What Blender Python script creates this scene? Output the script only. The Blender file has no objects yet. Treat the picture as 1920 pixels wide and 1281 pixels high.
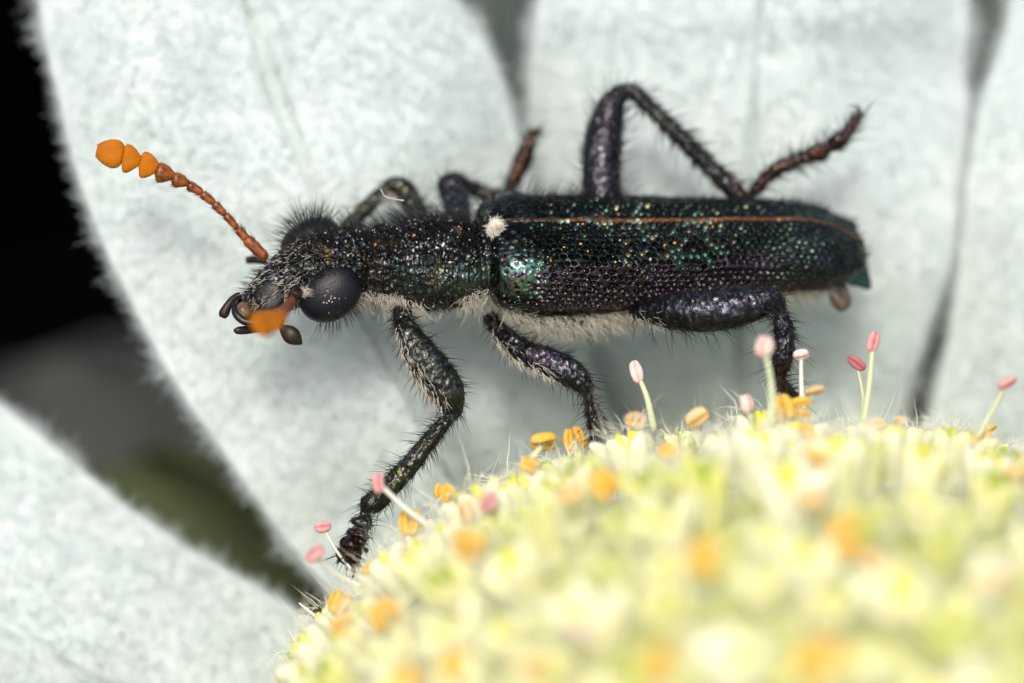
import bpy, math, random
import numpy as np
from mathutils import Vector, Matrix

# ------------------------------------------------------------------ camera, light, exposure
# one unit is one millimetre; the beetle is about 12 mm long
scene = bpy.context.scene
COL = scene.collection
TILT = math.radians(38.0)
ST, CT = math.sin(TILT), math.cos(TILT)
RIGHT = np.array([1.0, 0, 0])
UPV = np.array([0.0, ST, CT])       # up in the view
TOV = np.array([0.0, -CT, ST])      # towards the camera
DIST = 60.0
cam = bpy.data.cameras.new("camera")
camo = bpy.data.objects.new("camera", cam)
COL.objects.link(camo)
camo.location = Vector(TOV * DIST)
camo.rotation_euler = (math.pi / 2 - TILT, 0, 0)
cam.sensor_width = 360
cam.lens = 360 * DIST / 19.2
cam.clip_start = 1.0
cam.clip_end = 6000
cam.dof.use_dof = True
cam.dof.focus_distance = DIST
cam.dof.aperture_fstop = 0.35
scene.camera = camo

world = bpy.data.worlds.new("World")
scene.world = world
world.use_nodes = True
wn = world.node_tree
bg = wn.nodes["Background"]
sky = wn.nodes.new("ShaderNodeTexSky")
sky.sky_type = 'NISHITA'
sky.sun_disc = False
SUN_EL, SUN_ROT = math.radians(62), math.radians(194)
sky.sun_elevation = SUN_EL
sky.sun_rotation = SUN_ROT
sky.air_density = 1.0
sky.dust_density = 6.0
wn.links.new(sky.outputs[0], bg.inputs[0])
bg.inputs[1].default_value = 0.14
sun = bpy.data.lights.new("sun", 'SUN')
suno = bpy.data.objects.new("sun", sun)
COL.objects.link(suno)
sd = Vector((math.sin(SUN_ROT) * math.cos(SUN_EL), math.cos(SUN_ROT) * math.cos(SUN_EL), math.sin(SUN_EL)))
suno.rotation_euler = (-sd).to_track_quat('-Z', 'Y').to_euler()
suno.location = sd * 300
sun.energy = 1.15
sun.angle = math.radians(11)
sun.color = (1.0, 0.97, 0.90)
vs = scene.view_settings
vs.view_transform = 'Standard'
vs.look = 'None'
vs.exposure = 0.36
vs.gamma = 1
vs.use_curve_mapping = False
scene.cycles.max_bounces = 6
scene.cycles.use_denoising = True

rng = np.random.default_rng(7)
rnd = random.Random(5)

# ------------------------------------------------------------------ helpers
def W(px, py, w):
    """point of the place seen at photograph pixel px,py and lying w mm in front of the focus plane"""
    px, py, w = np.broadcast_arrays(np.asarray(px, float), np.asarray(py, float), np.asarray(w, float))
    s = (DIST - w) / DIST
    return (((px - 960) / 100 * s)[..., None] * RIGHT + ((640.5 - py) / 100 * s)[..., None] * UPV + w[..., None] * TOV)

def nrm(v):
    return v / np.maximum(np.linalg.norm(v, axis=-1, keepdims=True), 1e-9)

def _hash(ix, iy, iz, seed):
    n = (ix * 374761393 + iy * 668265263 + iz * 2147483647 + seed * 974711) & 0xFFFFFFFF
    n = ((n ^ (n >> 13)) * 1274126177) & 0xFFFFFFFF
    n = n ^ (n >> 16)
    return (n & 0xFFFF) / 65535.0

def vnoise(P, f, seed=0):
    Q = P * f + 1000.0
    I = np.floor(Q).astype(np.int64)
    F = Q - I
    F = F * F * (3 - 2 * F)
    r = 0
    for dx in (0, 1):
        for dy in (0, 1):
            for dz in (0, 1):
                h = _hash(I[..., 0] + dx, I[..., 1] + dy, I[..., 2] + dz, seed)
                wgt = (F[..., 0] if dx else 1 - F[..., 0]) * (F[..., 1] if dy else 1 - F[..., 1]) * (F[..., 2] if dz else 1 - F[..., 2])
                r = r + h * wgt
    return r * 2 - 1

def spline(xs, ys, q):
    """smooth curve through stations (pchip-like cubic)"""
    xs = np.asarray(xs, float); ys = np.asarray(ys, float); q = np.asarray(q, float)
    if ys.ndim == 1:
        ys = ys[:, None]; flat = True
    else:
        flat = False
    h = np.diff(xs)[:, None]
    d = np.diff(ys, axis=0) / h
    m = np.zeros_like(ys)
    m[0], m[-1] = d[0], d[-1]
    if len(xs) > 2:
        m[1:-1] = (d[:-1] * h[1:] + d[1:] * h[:-1]) / (h[:-1] + h[1:])
    i = np.clip(np.searchsorted(xs, q) - 1, 0, len(xs) - 2)
    t = ((q - xs[i]) / np.diff(xs)[i])[..., None]
    hh = h[i]
    r = ((2 * t**3 - 3 * t**2 + 1) * ys[i] + (t**3 - 2 * t**2 + t) * hh * m[i]
         + (-2 * t**3 + 3 * t**2) * ys[i + 1] + (t**3 - t**2) * hh * m[i + 1])
    return r[..., 0] if flat else r

WLOC = {}
def raw_mesh(name, V, F, mat=None, smooth=True, col=None, matidx=None):
    V = np.ascontiguousarray(V, dtype=np.float32).reshape(-1, 3)
    me = bpy.data.meshes.new(name)
    if isinstance(F, np.ndarray):
        Fs = [F]
    else:
        Fs = [np.asarray(f) for f in F if len(f)]
    nl = sum(f.size for f in Fs); nf = sum(len(f) for f in Fs)
    me.vertices.add(len(V)); me.vertices.foreach_set('co', V.ravel())
    me.loops.add(nl); me.polygons.add(nf)
    me.loops.foreach_set('vertex_index', np.concatenate([f.ravel() for f in Fs]).astype(np.int32))
    tot = np.concatenate([np.full(len(f), f.shape[1]) for f in Fs])
    st = np.concatenate([[0], np.cumsum(tot)[:-1]]).astype(np.int32)
    me.polygons.foreach_set('loop_start', st)
    me.update(calc_edges=True)
    me.validate()
    if smooth:
        me.polygons.foreach_set('use_smooth', np.ones(len(me.polygons), bool))
    for m in (mat if isinstance(mat, (list, tuple)) else [mat]):
        if m: me.materials.append(m)
    if matidx is not None:
        me.polygons.foreach_set('material_index', np.asarray(matidx, np.int32))
    if col is not None:
        a = me.color_attributes.new('tint', 'FLOAT_COLOR', 'POINT')
        c = np.ones((len(V), 4), np.float32); c[:, :3] = col.reshape(-1, 3)
        a.data.foreach_set('color', c.ravel())
    return me

def put(name, me, parent=None, wloc=(0, 0, 0), **props):
    o = bpy.data.objects.new(name, me)
    COL.objects.link(o)
    wl = np.asarray(wloc, float)
    if parent is not None:
        o.parent = parent
        o.location = Vector(wl - WLOC[parent])
    else:
        o.location = Vector(wl)
    WLOC[o] = wl
    for k, v in props.items():
        o[k] = v
    return o

def mk(name, V, F, mat, parent=None, origin=None, smooth=True, col=None, matidx=None, **props):
    V = np.asarray(V, float).reshape(-1, 3)
    og = V.mean(0) if origin is None else np.asarray(origin, float)
    me = raw_mesh(name, V - og, F, mat, smooth, col, matidx)
    return put(name, me, parent, og, **props)

def grid_faces(n, m, closed=False, off=0):
    i = np.arange(n - 1)[:, None]; j = np.arange(m if closed else m - 1)[None, :]
    j2 = (j + 1) % m
    a = i * m + j; b = i * m + j2; c = (i + 1) * m + j2; d = (i + 1) * m + j
    return np.stack([a, d, c, b], -1).reshape(-1, 4) + off

def grid_normals(P, closed=False):
    du = np.gradient(P, axis=0)
    if closed:
        dv = (np.roll(P, -1, 1) - np.roll(P, 1, 1)) / 2
    else:
        dv = np.gradient(P, axis=1)
    return nrm(np.cross(du, dv))

def tube(path, rad, n=14, flat=None, L=None, cap=True):
    """closed tube round path (k,3) with radius (k,) ; flat = (scale along L, scale across)"""
    path = np.asarray(path, float); rad = np.asarray(rad, float)
    T = nrm(np.gradient(path, axis=0))
    ref = TOV if L is None else np.asarray(L, float)
    A = nrm(np.cross(T, ref)); B = np.cross(T, A)
    ph = np.linspace(0, 2 * np.pi, n, endpoint=False)
    fa, fb = (1, 1) if flat is None else flat
    fa = np.broadcast_to(fa, rad.shape); fb = np.broadcast_to(fb, rad.shape)
    P = (path[:, None, :] + A[:, None, :] * ((rad * fa)[:, None] * np.cos(ph))[..., None]
         + B[:, None, :] * ((rad * fb)[:, None] * np.sin(ph))[..., None])
    F = [grid_faces(len(path), n, True)]
    V = P.reshape(-1, 3)
    if cap:
        k = len(V)
        V = np.vstack([V, path[0], path[-1]])
        j = np.arange(n); j2 = (j + 1) % n
        F.append(np.stack([np.full(n, k), j, j2], -1))
        b = (len(path) - 1) * n
        F.append(np.stack([np.full(n, k + 1), b + j2, b + j], -1))
    return V, F, P

def merge(parts):
    Vs, qs, ts, off = [], [], [], 0
    for V, F in parts:
        V = np.asarray(V).reshape(-1, 3)
        for f in (F if isinstance(F, list) else [F]):
            (qs if f.shape[1] == 4 else ts).append(f + off)
        Vs.append(V); off += len(V)
    out = []
    if qs: out.append(np.concatenate(qs))
    if ts: out.append(np.concatenate(ts))
    return np.concatenate(Vs), out

def ellipsoid(c, ax, n=24, m=16):
    """ax: 3 vectors"""
    th = np.linspace(0.02, np.pi - 0.02, m); ph = np.linspace(0, 2 * np.pi, n, endpoint=False)
    P = (np.asarray(c) + np.cos(th)[:, None, None] * np.asarray(ax[2])
         + (np.sin(th)[:, None] * np.cos(ph))[..., None] * np.asarray(ax[0])
         + (np.sin(th)[:, None] * np.sin(ph))[..., None] * np.asarray(ax[1]))
    V = P.reshape(-1, 3); k = len(V)
    j = np.arange(n); j2 = (j + 1) % n
    V = np.vstack([V, P[0].mean(0), P[-1].mean(0)])
    F = [grid_faces(m, n, True), np.stack([np.full(n, k), j, j2], -1), np.stack([np.full(n, k + 1), (m - 1) * n + j2, (m - 1) * n + j], -1)]
    return V, F, P

def hairs(roots, dirs, length, rad, bend=None, wob=0.15, K=5, sides=3, taper=True):
    """roots (n,3), dirs (n,3) unit, length (n,), bend (n,3) curls the tip"""
    n = len(roots)
    length = np.broadcast_to(length, (n,)); rad = np.broadcast_to(rad, (n,))
    t = np.linspace(0, 1, K)
    if bend is None:
        bend = np.zeros((n, 3))
    wv = rng.normal(size=(n, 3)) * wob
    wv2 = rng.normal(size=(n, 3)) * wob * 0.5
    C = (roots[:, None, :] + length[:, None, None] * (t[None, :, None] * dirs[:, None, :]
         + (t**2)[None, :, None] * (bend + wv)[:, None, :] + np.sin(t * 5)[None, :, None] * (wv2 * 0.3)[:, None, :]))
    T = nrm(np.gradient(C, axis=1))
    ref = nrm(rng.normal(size=(n, 1, 3)))
    A = nrm(np.cross(T, np.broadcast_to(ref, T.shape))); B = np.cross(T, A)
    r = rad[:, None] * (1 - 0.92 * t[None, :] ** 1.3 if taper else np.ones_like(t)[None, :])
    if sides == 2:
        P = np.stack([C + A * r[..., None], C - A * r[..., None]], 2)
    else:
        ph = np.arange(sides) * 2 * np.pi / sides
        P = C[:, :, None, :] + A[:, :, None, :] * (r[..., None] * np.cos(ph))[..., None] + B[:, :, None, :] * (r[..., None] * np.sin(ph))[..., None]
    V = P.reshape(-1, 3)
    base = (np.arange(n) * K * sides)[:, None, None]
    k = np.arange(K - 1)[None, :, None]
    if sides == 2:
        a = base + k * 2
        F = np.stack([a, a + 1, a + 3, a + 2], -1).reshape(-1, 4)
    else:
        s = np.arange(sides)[None, None, :]; s2 = (s + 1) % sides
        F = np.stack([base + k * sides + s, base + k * sides + s2, base + (k + 1) * sides + s2, base + (k + 1) * sides + s], -1).reshape(-1, 4)
    return V, [F]

def pick(P, N, n, weight=None):
    """random points of a surface grid"""
    Pf = P.reshape(-1, 3); Nf = N.reshape(-1, 3)
    w = np.ones(len(Pf)) if weight is None else np.maximum(weight.ravel(), 0)
    idx = rng.choice(len(Pf), n, p=w / w.sum())
    return Pf[idx], Nf[idx], idx

# ------------------------------------------------------------------ materials
def mat(name, color=(0.5, 0.5, 0.5), rough=0.5, metal=0.0, spec=0.5, **k):
    m = bpy.data.materials.new(name)
    m.use_nodes = True
    b = m.node_tree.nodes["Principled BSDF"]
    b.inputs["Base Color"].default_value = (*color, 1)
    b.inputs["Roughness"].default_value = rough
    b.inputs["Metallic"].default_value = metal
    b.inputs["Specular IOR Level"].default_value = spec
    for kk, v in k.items():
        b.inputs[kk.replace('_', ' ')].default_value = v
    return m

def noise_col(m, stops, scale=3.0, detail=4, distort=0.0, coord='Object', rand=0.0, sx=(1, 1, 1)):
    nt = m.node_tree; n = nt.nodes; b = n["Principled BSDF"]
    tc = n.new("ShaderNodeTexCoord"); mp = n.new("ShaderNodeMapping"); no = n.new("ShaderNodeTexNoise"); cr = n.new("ShaderNodeValToRGB")
    nt.links.new(tc.outputs[coord], mp.inputs[0]); mp.inputs['Scale'].default_value = sx
    nt.links.new(mp.outputs[0], no.inputs['Vector'])
    no.inputs['Scale'].default_value = scale; no.inputs['Detail'].default_value = detail; no.inputs['Distortion'].default_value = distort
    e = cr.color_ramp.elements
    while len(e) < len(stops): e.new(0.5)
    for el, (p, c) in zip(e, stops):
        el.position = p; el.color = (*c, 1)
    if rand:
        oi = n.new("ShaderNodeObjectInfo"); ma = n.new("ShaderNodeMath"); ma.operation = 'MULTIPLY_ADD'
        nt.links.new(oi.outputs['Random'], ma.inputs[0]); ma.inputs[1].default_value = rand; ma.inputs[2].default_value = -rand / 2
        ad = n.new("ShaderNodeMath"); ad.operation = 'ADD'
        nt.links.new(no.outputs[0], ad.inputs[0]); nt.links.new(ma.outputs[0], ad.inputs[1])
        nt.links.new(ad.outputs[0], cr.inputs[0])
    else:
        nt.links.new(no.outputs[0], cr.inputs[0])
    nt.links.new(cr.outputs[0], b.inputs["Base Color"])
    return no

def bump(m, kind='noise', scale=20.0, strength=0.3, dist=0.02, detail=3):
    nt = m.node_tree; n = nt.nodes; b = n["Principled BSDF"]
    tc = n.new("ShaderNodeTexCoord")
    t = n.new("ShaderNodeTexNoise" if kind == 'noise' else "ShaderNodeTexVoronoi")
    t.inputs['Scale'].default_value = scale
    if kind == 'noise': t.inputs['Detail'].default_value = detail
    nt.links.new(tc.outputs['Object'], t.inputs['Vector'])
    bp = n.new("ShaderNodeBump"); bp.inputs['Strength'].default_value = strength; bp.inputs['Distance'].default_value = dist
    if kind != 'noise': bp.invert = True
    nt.links.new(t.outputs[0], bp.inputs['Height'])
    nt.links.new(bp.outputs[0], b.inputs['Normal'])

def tint(m):
    nt = m.node_tree; a = nt.nodes.new("ShaderNodeVertexColor"); a.layer_name = 'tint'
    nt.links.new(a.outputs[0], nt.nodes["Principled BSDF"].inputs["Base Color"])

M_elytra = mat("elytra_metal", rough=0.26, metal=0.9); tint(M_elytra); bump(M_elytra, 'noise', 14, 0.5, 0.02, 5)
M_body = mat("body_cuticle", rough=0.27, metal=0.85); tint(M_body); bump(M_body, 'noise', 18, 0.7, 0.02, 5)
M_leg = mat("leg_cuticle", rough=0.24, metal=0.85, spec=0.4); tint(M_leg); bump(M_leg, 'noise', 14, 0.7, 0.03, 4)
M_eye = mat("eye_facets", (0.006, 0.006, 0.009), 0.36, 0.0, 0.32); bump(M_eye, 'voronoi', 42, 0.6, 0.006)
M_dark = mat("dark_mouthparts", (0.008, 0.007, 0.008), 0.3, 0, .35); bump(M_dark, "noise", 10, .4, .02)
M_plate = mat("dark_plate", (0.006, 0.007, 0.009), 0.4, 0, .2)
M_palp = mat("brown_palp", (0.022, 0.011, 0.006), 0.38, 0, .3); bump(M_palp, 'noise', 12, 0.3, 0.02)
M_tan = mat("tan_mandible", (0.16, 0.09, 0.04), 0.35); noise_col(M_tan, [(0.35, (0.02, 0.012, 0.008)), (0.6, (0.20, 0.12, 0.05))], 5)
M_ant = mat("antenna_brown", (0.23, 0.045, 0.008), 0.38); noise_col(M_ant, [(0.3, (0.07, 0.015, 0.002)), (0.65, (0.34, 0.09, 0.005))], 6); bump(M_ant, 'noise', 16, 0.5, 0.02)
M_club = mat("antenna_club_orange", (0.62, 0.20, 0.006), 0.65, 0.0, 0.15, Subsurface_Weight=0.25, Subsurface_Scale=0.15)
noise_col(M_club, [(0.25, (0.36, 0.105, 0.002)), (0.7, (0.50, 0.165, 0.004))], 3)
M_hair = mat("dark_hair", (0.012, 0.011, 0.012), 0.4, 0.0, 0.5)
M_pale = mat("pale_hair", (0.74, 0.70, 0.58), 0.5)
M_cream = mat("cream_hair", (0.75, 0.70, 0.60), 0.6)
M_fiber = mat("white_fibre", (0.8, 0.8, 0.78), 0.5)
M_wing = mat("brown_flap", (0.09, 0.06, 0.035), 0.5); bump(M_wing, 'noise', 9, 0.4, 0.02)
M_pollen = mat("pollen", rough=0.45); tint(M_pollen)

M_felt = mat("petal_felt", (0.7, 0.76, 0.74), 0.9, 0.0, 0.2)
noise_col(M_felt, [(0.30, (0.545, 0.625, 0.60)), (0.5, (0.59, 0.66, 0.64)), (0.70, (0.63, 0.695, 0.68))], 0.8, 5, 0.4)
M_wool = mat("petal_wool", (0.635, 0.705, 0.69), 0.9, 0.0, 0.2)
M_dome = mat("flower_disc", (0.5, 0.5, 0.1), 0.8); noise_col(M_dome, [(0.35, (0.40, 0.45, 0.05)), (0.65, (0.72, 0.74, 0.28))], 0.9)
M_lobe = mat("floret_lobe", (0.8, 0.8, 0.5), 0.8, 0.0, 0.2)
noise_col(M_lobe, [(0.2, (0.62, 0.65, 0.17)), (0.48, (0.82, 0.81, 0.44)), (0.78, (0.90, 0.89, 0.68))], 0.8, 2, rand=0.6)
M_lobeg = mat("floret_green", (0.4, 0.45, 0.04), 0.7); noise_col(M_lobeg, [(0.3, (0.34, 0.42, 0.015)), (0.7, (0.80, 0.78, 0.08))], 1.0, 2, rand=0.7)
M_fwool = mat("floret_wool", (0.93, 0.94, 0.78), 0.9, 0.0, 0.2)
M_fil = mat("filament", (0.62, 0.68, 0.42), 0.5)
M_filw = mat("filament_white", (0.78, 0.80, 0.70), 0.5)
M_any = mat("anther_yellow", rough=0.55, spec=0.3, Subsurface_Weight=0.15, Subsurface_Scale=0.1); tint(M_any)
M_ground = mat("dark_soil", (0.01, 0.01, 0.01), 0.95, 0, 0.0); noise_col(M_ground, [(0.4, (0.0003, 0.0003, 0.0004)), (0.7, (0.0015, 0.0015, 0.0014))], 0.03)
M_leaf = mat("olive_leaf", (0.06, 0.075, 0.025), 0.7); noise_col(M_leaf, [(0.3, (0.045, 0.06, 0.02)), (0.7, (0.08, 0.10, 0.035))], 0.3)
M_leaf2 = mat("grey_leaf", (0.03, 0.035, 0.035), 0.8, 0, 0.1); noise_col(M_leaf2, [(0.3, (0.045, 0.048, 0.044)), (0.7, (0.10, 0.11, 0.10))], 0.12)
M_leaf3 = mat("pale_grey_leaf", (0.12, 0.15, 0.135), 0.8, 0, 0.1)
M_stem = mat("woolly_stem", (0.35, 0.42, 0.25), 0.8)

# ------------------------------------------------------------------ setting
GZ = -95.0
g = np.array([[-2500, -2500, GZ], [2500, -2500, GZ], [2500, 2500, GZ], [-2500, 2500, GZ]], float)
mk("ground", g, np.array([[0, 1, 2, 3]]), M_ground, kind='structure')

# ------------------------------------------------------------------ flower
DC = W(1500, 1545, 0.8)          # centre of the domed disc
DR = np.array([10.1, 7.15, 11.5])
flower = bpy.data.objects.new("flannel_flower", None)
COL.objects.link(flower)
FB = DC + np.array([0, 4, -40.0])
flower.location = Vector(FB); WLOC[flower] = FB
flower['label'] = "woolly white petalled flower with a domed cream and yellow centre under the beetle"
flower['category'] = "flower"

def petal(L, R, bulge, seed, vein=None, nu=200, nv=110, thick=0.35, back=0.0):
    """L and R: edge stations (px, py, w) from the base outwards; a thick felted blade between them"""
    L = np.array(L, float); R = np.array(R, float)
    q = np.linspace(0, 1, nu)
    Lq = spline(np.linspace(0, 1, len(L)), L, q); Rq = spline(np.linspace(0, 1, len(R)), R, q)
    t = np.linspace(0, 1, nv)
    S = Lq[:, None] * (1 - t)[None, :, None] + Rq[:, None] * t[None, :, None]
    S[..., 2] += bulge * (1 - (2 * t - 1) ** 2)[None, :] 
    if vein:
        S[..., 2] -= 0.5 * np.exp(-((t - vein) / 0.007) ** 2)[None, :]
    S[..., 2] += 0.25 * np.sin(t * 9 + seed)[None, :] * np.sin(q * 6)[:, None]
    P = W(S[..., 0], S[..., 1], S[..., 2])
    N = grid_normals(P)
    if (N.reshape(-1, 3).mean(0) @ TOV) < 0: N = -N
    e = 1 - np.abs(2 * t - 1)                    # 0 at the edges
    P = P + N * (0.16 * vnoise(P, 0.55, seed) + 0.045 * vnoise(P, 1.4, seed + 1) + 0.025 * vnoise(P, 4.0, seed + 2))[..., None]
    th = thick * np.minimum(1, np.sqrt(e * 12 + 0.01))
    Bk = P - N * th[None, :, None]
    ring = np.concatenate([P, Bk[:, ::-1]], 1)
    F = [grid_faces(nu, 2 * nv, True)]
    # close the two ends
    ends = []
    for i in (0, nu - 1):
        j = np.arange(nv - 1); b = i * 2 * nv
        ends.append(np.stack([b + j, b + j + 1, b + 2 * nv - 2 - j, b + 2 * nv - 1 - j], -1))
    o = mk("petal", ring.reshape(-1, 3), [np.concatenate(F + ends)], M_felt, flower)
    # wool: fringe on both edges, felt on the face
    parts = []
    for side, col in ((-1, 0), (1, nv - 1)):
        k = 6500
        i = rng.integers(2, nu - 2, k)
        fr = rng.random(k)[:, None]
        r0 = P[i, col] * (1 - fr) + P[i + 1, col] * fr
        inn = P[i, col + (4 if col == 0 else -4)]
        out = nrm(r0 - inn)
        along = nrm(P[i + 1, col] - P[i - 1, col])
        d = nrm(out + rng.normal(size=(k, 1)) * 0.55 * along + N[i, col] * rng.normal(size=(k, 1)) * 0.5 + along * 0.25)
        parts.append(hairs(r0 - out * 0.05 - N[i, col] * 0.08, d, rng.uniform(0.08, 0.30, k) * (1 + .5 * vnoise(r0, 2.5, 5)), 0.009, wob=0.5, K=4, sides=3))
    k = 26000
    pp, nn, _ = pick(P[2:-2, 3:-3], N[2:-2, 3:-3], k)
    pp = pp + rng.normal(size=(k, 3)) * 0.04
    d = nrm(nn * rng.uniform(0.05, 0.6, (k, 1)) + rng.normal(size=(k, 3)) * 0.6)
    parts.append(hairs(pp, d, rng.uniform(0.12, 0.36, k), 0.012, wob=0.6, K=4, sides=2))
    V, F = merge(parts)
    mk("wool", V, F, M_wool, o, kind="stuff")
    return o

# big petal behind the head, running up and to the left
petal([(1150, 1500, -6), (820, 1290, -5), (590, 1075, -4), (440, 880, -3.4), (300, 675, -3.2), (190, 450, -3.2), (115, 240, -3.4), (72, 20, -3.8), (60, -250, -4.6), (110, -480, -6)],
      [(1500, 1300, -7), (1270, 1000, -6), (1150, 800, -5.4), (1075, 580, -5), (1010, 380, -4.8), (968, 215, -4.6), (912, 90, -4.7), (855, 0, -5), (740, -200, -5.6), (560, -400, -6.4)],
      1.0, 3, vein=0.50)
# petal standing behind the hind legs
petal([(1350, 1500, -8), (1200, 1000, -7.5), (1060, 700, -6.6), (1003, 450, -6.0), (988, 250, -5.8), (994, 100, -5.8), (1003, 0, -6), (1040, -250, -6.6), (1150, -500, -7.5)],
      [(1650, 1500, -8), (1670, 950, -7), (1690, 780, -6.3), (1738, 640, -5.8), (1785, 470, -5.5), (1810, 270, -5.6), (1816, 100, -5.9), (1822, 0, -6), (1800, -250, -6.6), (1700, -500, -7.5)],
      1.5, 11, vein=0.515)
# bright petal at the right
petal([(1680, 1500, -6.5), (1700, 950, -5.6), (1745, 760, -5.2), (1780, 600, -5.2), (1806, 400, -5.2), (1840, 200, -5.6), (1890, 40, -6.3), (1930, -150, -7), (2030, -400, -8)],
      [(2050, 1600, -5), (2320, 1250, -4), (2400, 1050, -3.6), (2440, 800, -3.6), (2470, 600, -4), (2480, 400, -4.6), (2470, 200, -5.4), (2440, -50, -6.2), (2350, -350, -8)],
      0.9, 23, vein=0.55)
# petal across the lower left corner
petal([(1300, 1800, -6), (1000, 1850, -5), (800, 1850, -4.2), (560, 1800, -3.6), (330, 1720, -3.4), (80, 1600, -3.4), (-200, 1400, -3.8), (-420, 1150, -4.6)],
      [(1100, 1420, -6), (880, 1330, -5.6), (690, 1240, -5.0), (520, 1128, -4.4), (330, 1012, -4.1), (150, 880, -4.1), (-20, 745, -4.4), (-260, 590, -5.2)],
      0.8, 31, vein=0.5)

# disc and florets
def dome_pt(d):
    """d: unit direction in (right, up in view, towards camera)"""
    d = np.asarray(d, float)
    return DC + (d[..., 0:1] * DR[0] * RIGHT + d[..., 1:2] * DR[1] * UPV + d[..., 2:3] * DR[2] * TOV)
def dome_n(d):
    d = np.asarray(d, float) / DR
    return nrm(d[..., 0:1] * RIGHT + d[..., 1:2] * UPV + d[..., 2:3] * TOV)
V, F, _ = ellipsoid(DC, (RIGHT * (DR[0] - 0.75), TOV * (DR[2] - 0.75), UPV * (DR[1] - 0.75)), 96, 60)
disc = mk("disc", V, F, M_dome, flower)
# stem
sp = np.array([DC + np.array([0, 1.5, -4]), DC + np.array([0.5, 3, -14]), DC + np.array([0.2, 4, -30]), DC + np.array([0, 4, -62]), [DC[0], DC[1] + 4, GZ]])
sq = spline(np.linspace(0, 1, 5), sp, np.linspace(0, 1, 24))
V, F, _ = tube(sq, np.linspace(1.6, 1.3, 24), 20)
mk("stem", V, F, M_stem, flower)

def floret_mesh(seed):
    r = np.random.default_rng(seed)
    parts = []; mi = []
    def add(V, F, k):
        parts.append((V, F)); mi.append((k, F))
    for k in range(5):
        a = k * 2 * np.pi / 5 + r.normal() * 0.2
        o = np.array([np.cos(a), np.sin(a), 0])
        t = np.linspace(0, 1, 9)
        lean = r.uniform(0.25, 0.6)
        path = np.stack([o[0] * (0.12 + lean * t**1.4 * 0.8), o[1] * (0.12 + lean * t**1.4 * 0.8), -0.3 + 1.15 * t - 0.25 * t**3], -1)
        rad = 0.21 * np.sin(np.pi * (0.12 + 0.85 * t)) ** 0.7 + 0.015
        V, F, _ = tube(path, rad, 9, flat=(1.0, 0.75), L=o + [0, 0, .1])
        add(V, F, 0)
    for k in range(3):
        a = r.uniform(0, 6.28); o = np.array([np.cos(a), np.sin(a), 0]) * 0.10
        t = np.linspace(0, 1, 6)
        path = np.stack([o[0] * (1 + t), o[1] * (1 + t), -0.2 + 0.85 * t], -1)
        V, F, _ = tube(path, 0.13 * np.sin(np.pi * (0.15 + 0.8 * t)) ** 0.6, 8, L=(1, 0.3, 0))
        add(V, F, 1)
    n = 130
    a = r.uniform(0, 6.28, n); rr = r.uniform(0.15, 0.55, n)
    roots = np.stack([np.cos(a) * rr, np.sin(a) * rr, r.uniform(-0.2, 0.75, n)], -1)
    d = nrm(np.stack([np.cos(a), np.sin(a), r.uniform(0.2, 1.6, n)], -1) + r.normal(size=(n, 3)) * 0.3)
    V, F = hairs(roots, d, r.uniform(0.12, 0.4, n), 0.009, wob=0.45, K=4, sides=3)
    add(V, F, 2)
    V, F = merge(parts)
    q = np.concatenate([np.full(len(f), k) for k, FF in mi for f in FF if f.shape[1] == 4])
    t3 = [np.full(len(f), k) for k, FF in mi for f in FF if f.shape[1] == 3]
    idx = np.concatenate([q] + t3)
    return raw_mesh("floret", V, F, [M_lobe, M_lobeg, M_fwool], matidx=idx)
FL = [floret_mesh(s) for s in range(6)]
count = 0
n_f = 620
for i in range(n_f):
    z = 1 - 2 * (i + 0.5) / n_f
    a = i * math.pi * (3 - math.sqrt(5))
    rr = math.sqrt(1 - z * z)
    d = np.array([rr * math.cos(a), rr * math.sin(a), z])
    d = nrm(d + rng.normal(size=3) * 0.02)
    if d[2] < -0.22 or d[1] < -0.05: continue
    p = dome_pt(d)
    # seen from the camera only within a margin of the frame
    rel = p - TOV * DIST; dep = -(rel @ TOV)
    sx = (rel @ RIGHT) / dep * DIST; sy = (rel @ UPV) / dep * DIST
    if abs(sx) > 11.5 or sy < -8.5: continue
    nn = dome_n(d)
    o = put("floret", FL[count % 6], flower, p - nn * 0.35)
    q = Vector(nn).to_track_quat('Z', 'Y')
    o.rotation_mode = 'QUATERNION'
    from mathutils import Quaternion
    o.rotation_quaternion = q @ Quaternion((0, 0, 1), rnd.uniform(0, 6.28))
    s = rnd.uniform(0.72, 1.3)
    o.scale = (s, s, s * rnd.uniform(0.85, 1.2))
    count += 1
print("florets", count)
# wool over the disc
k = 26000
d = nrm(rng.normal(size=(k * 3, 3)))
d = d[(d[:, 2] > -0.25) & (d[:, 1] > 0.1)][:k]; k = len(d)
pp = dome_pt(d) + dome_n(d) * rng.uniform(-0.5, 0.2, (k, 1)); nn = dome_n(d)
V, F = hairs(pp, nrm(nn + rng.normal(size=(k, 3)) * 0.5), rng.uniform(0.1, 0.38, k), 0.007, wob=0.6, K=4, sides=2)
mk("wool", V, F, M_fwool, disc, kind='stuff')

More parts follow.
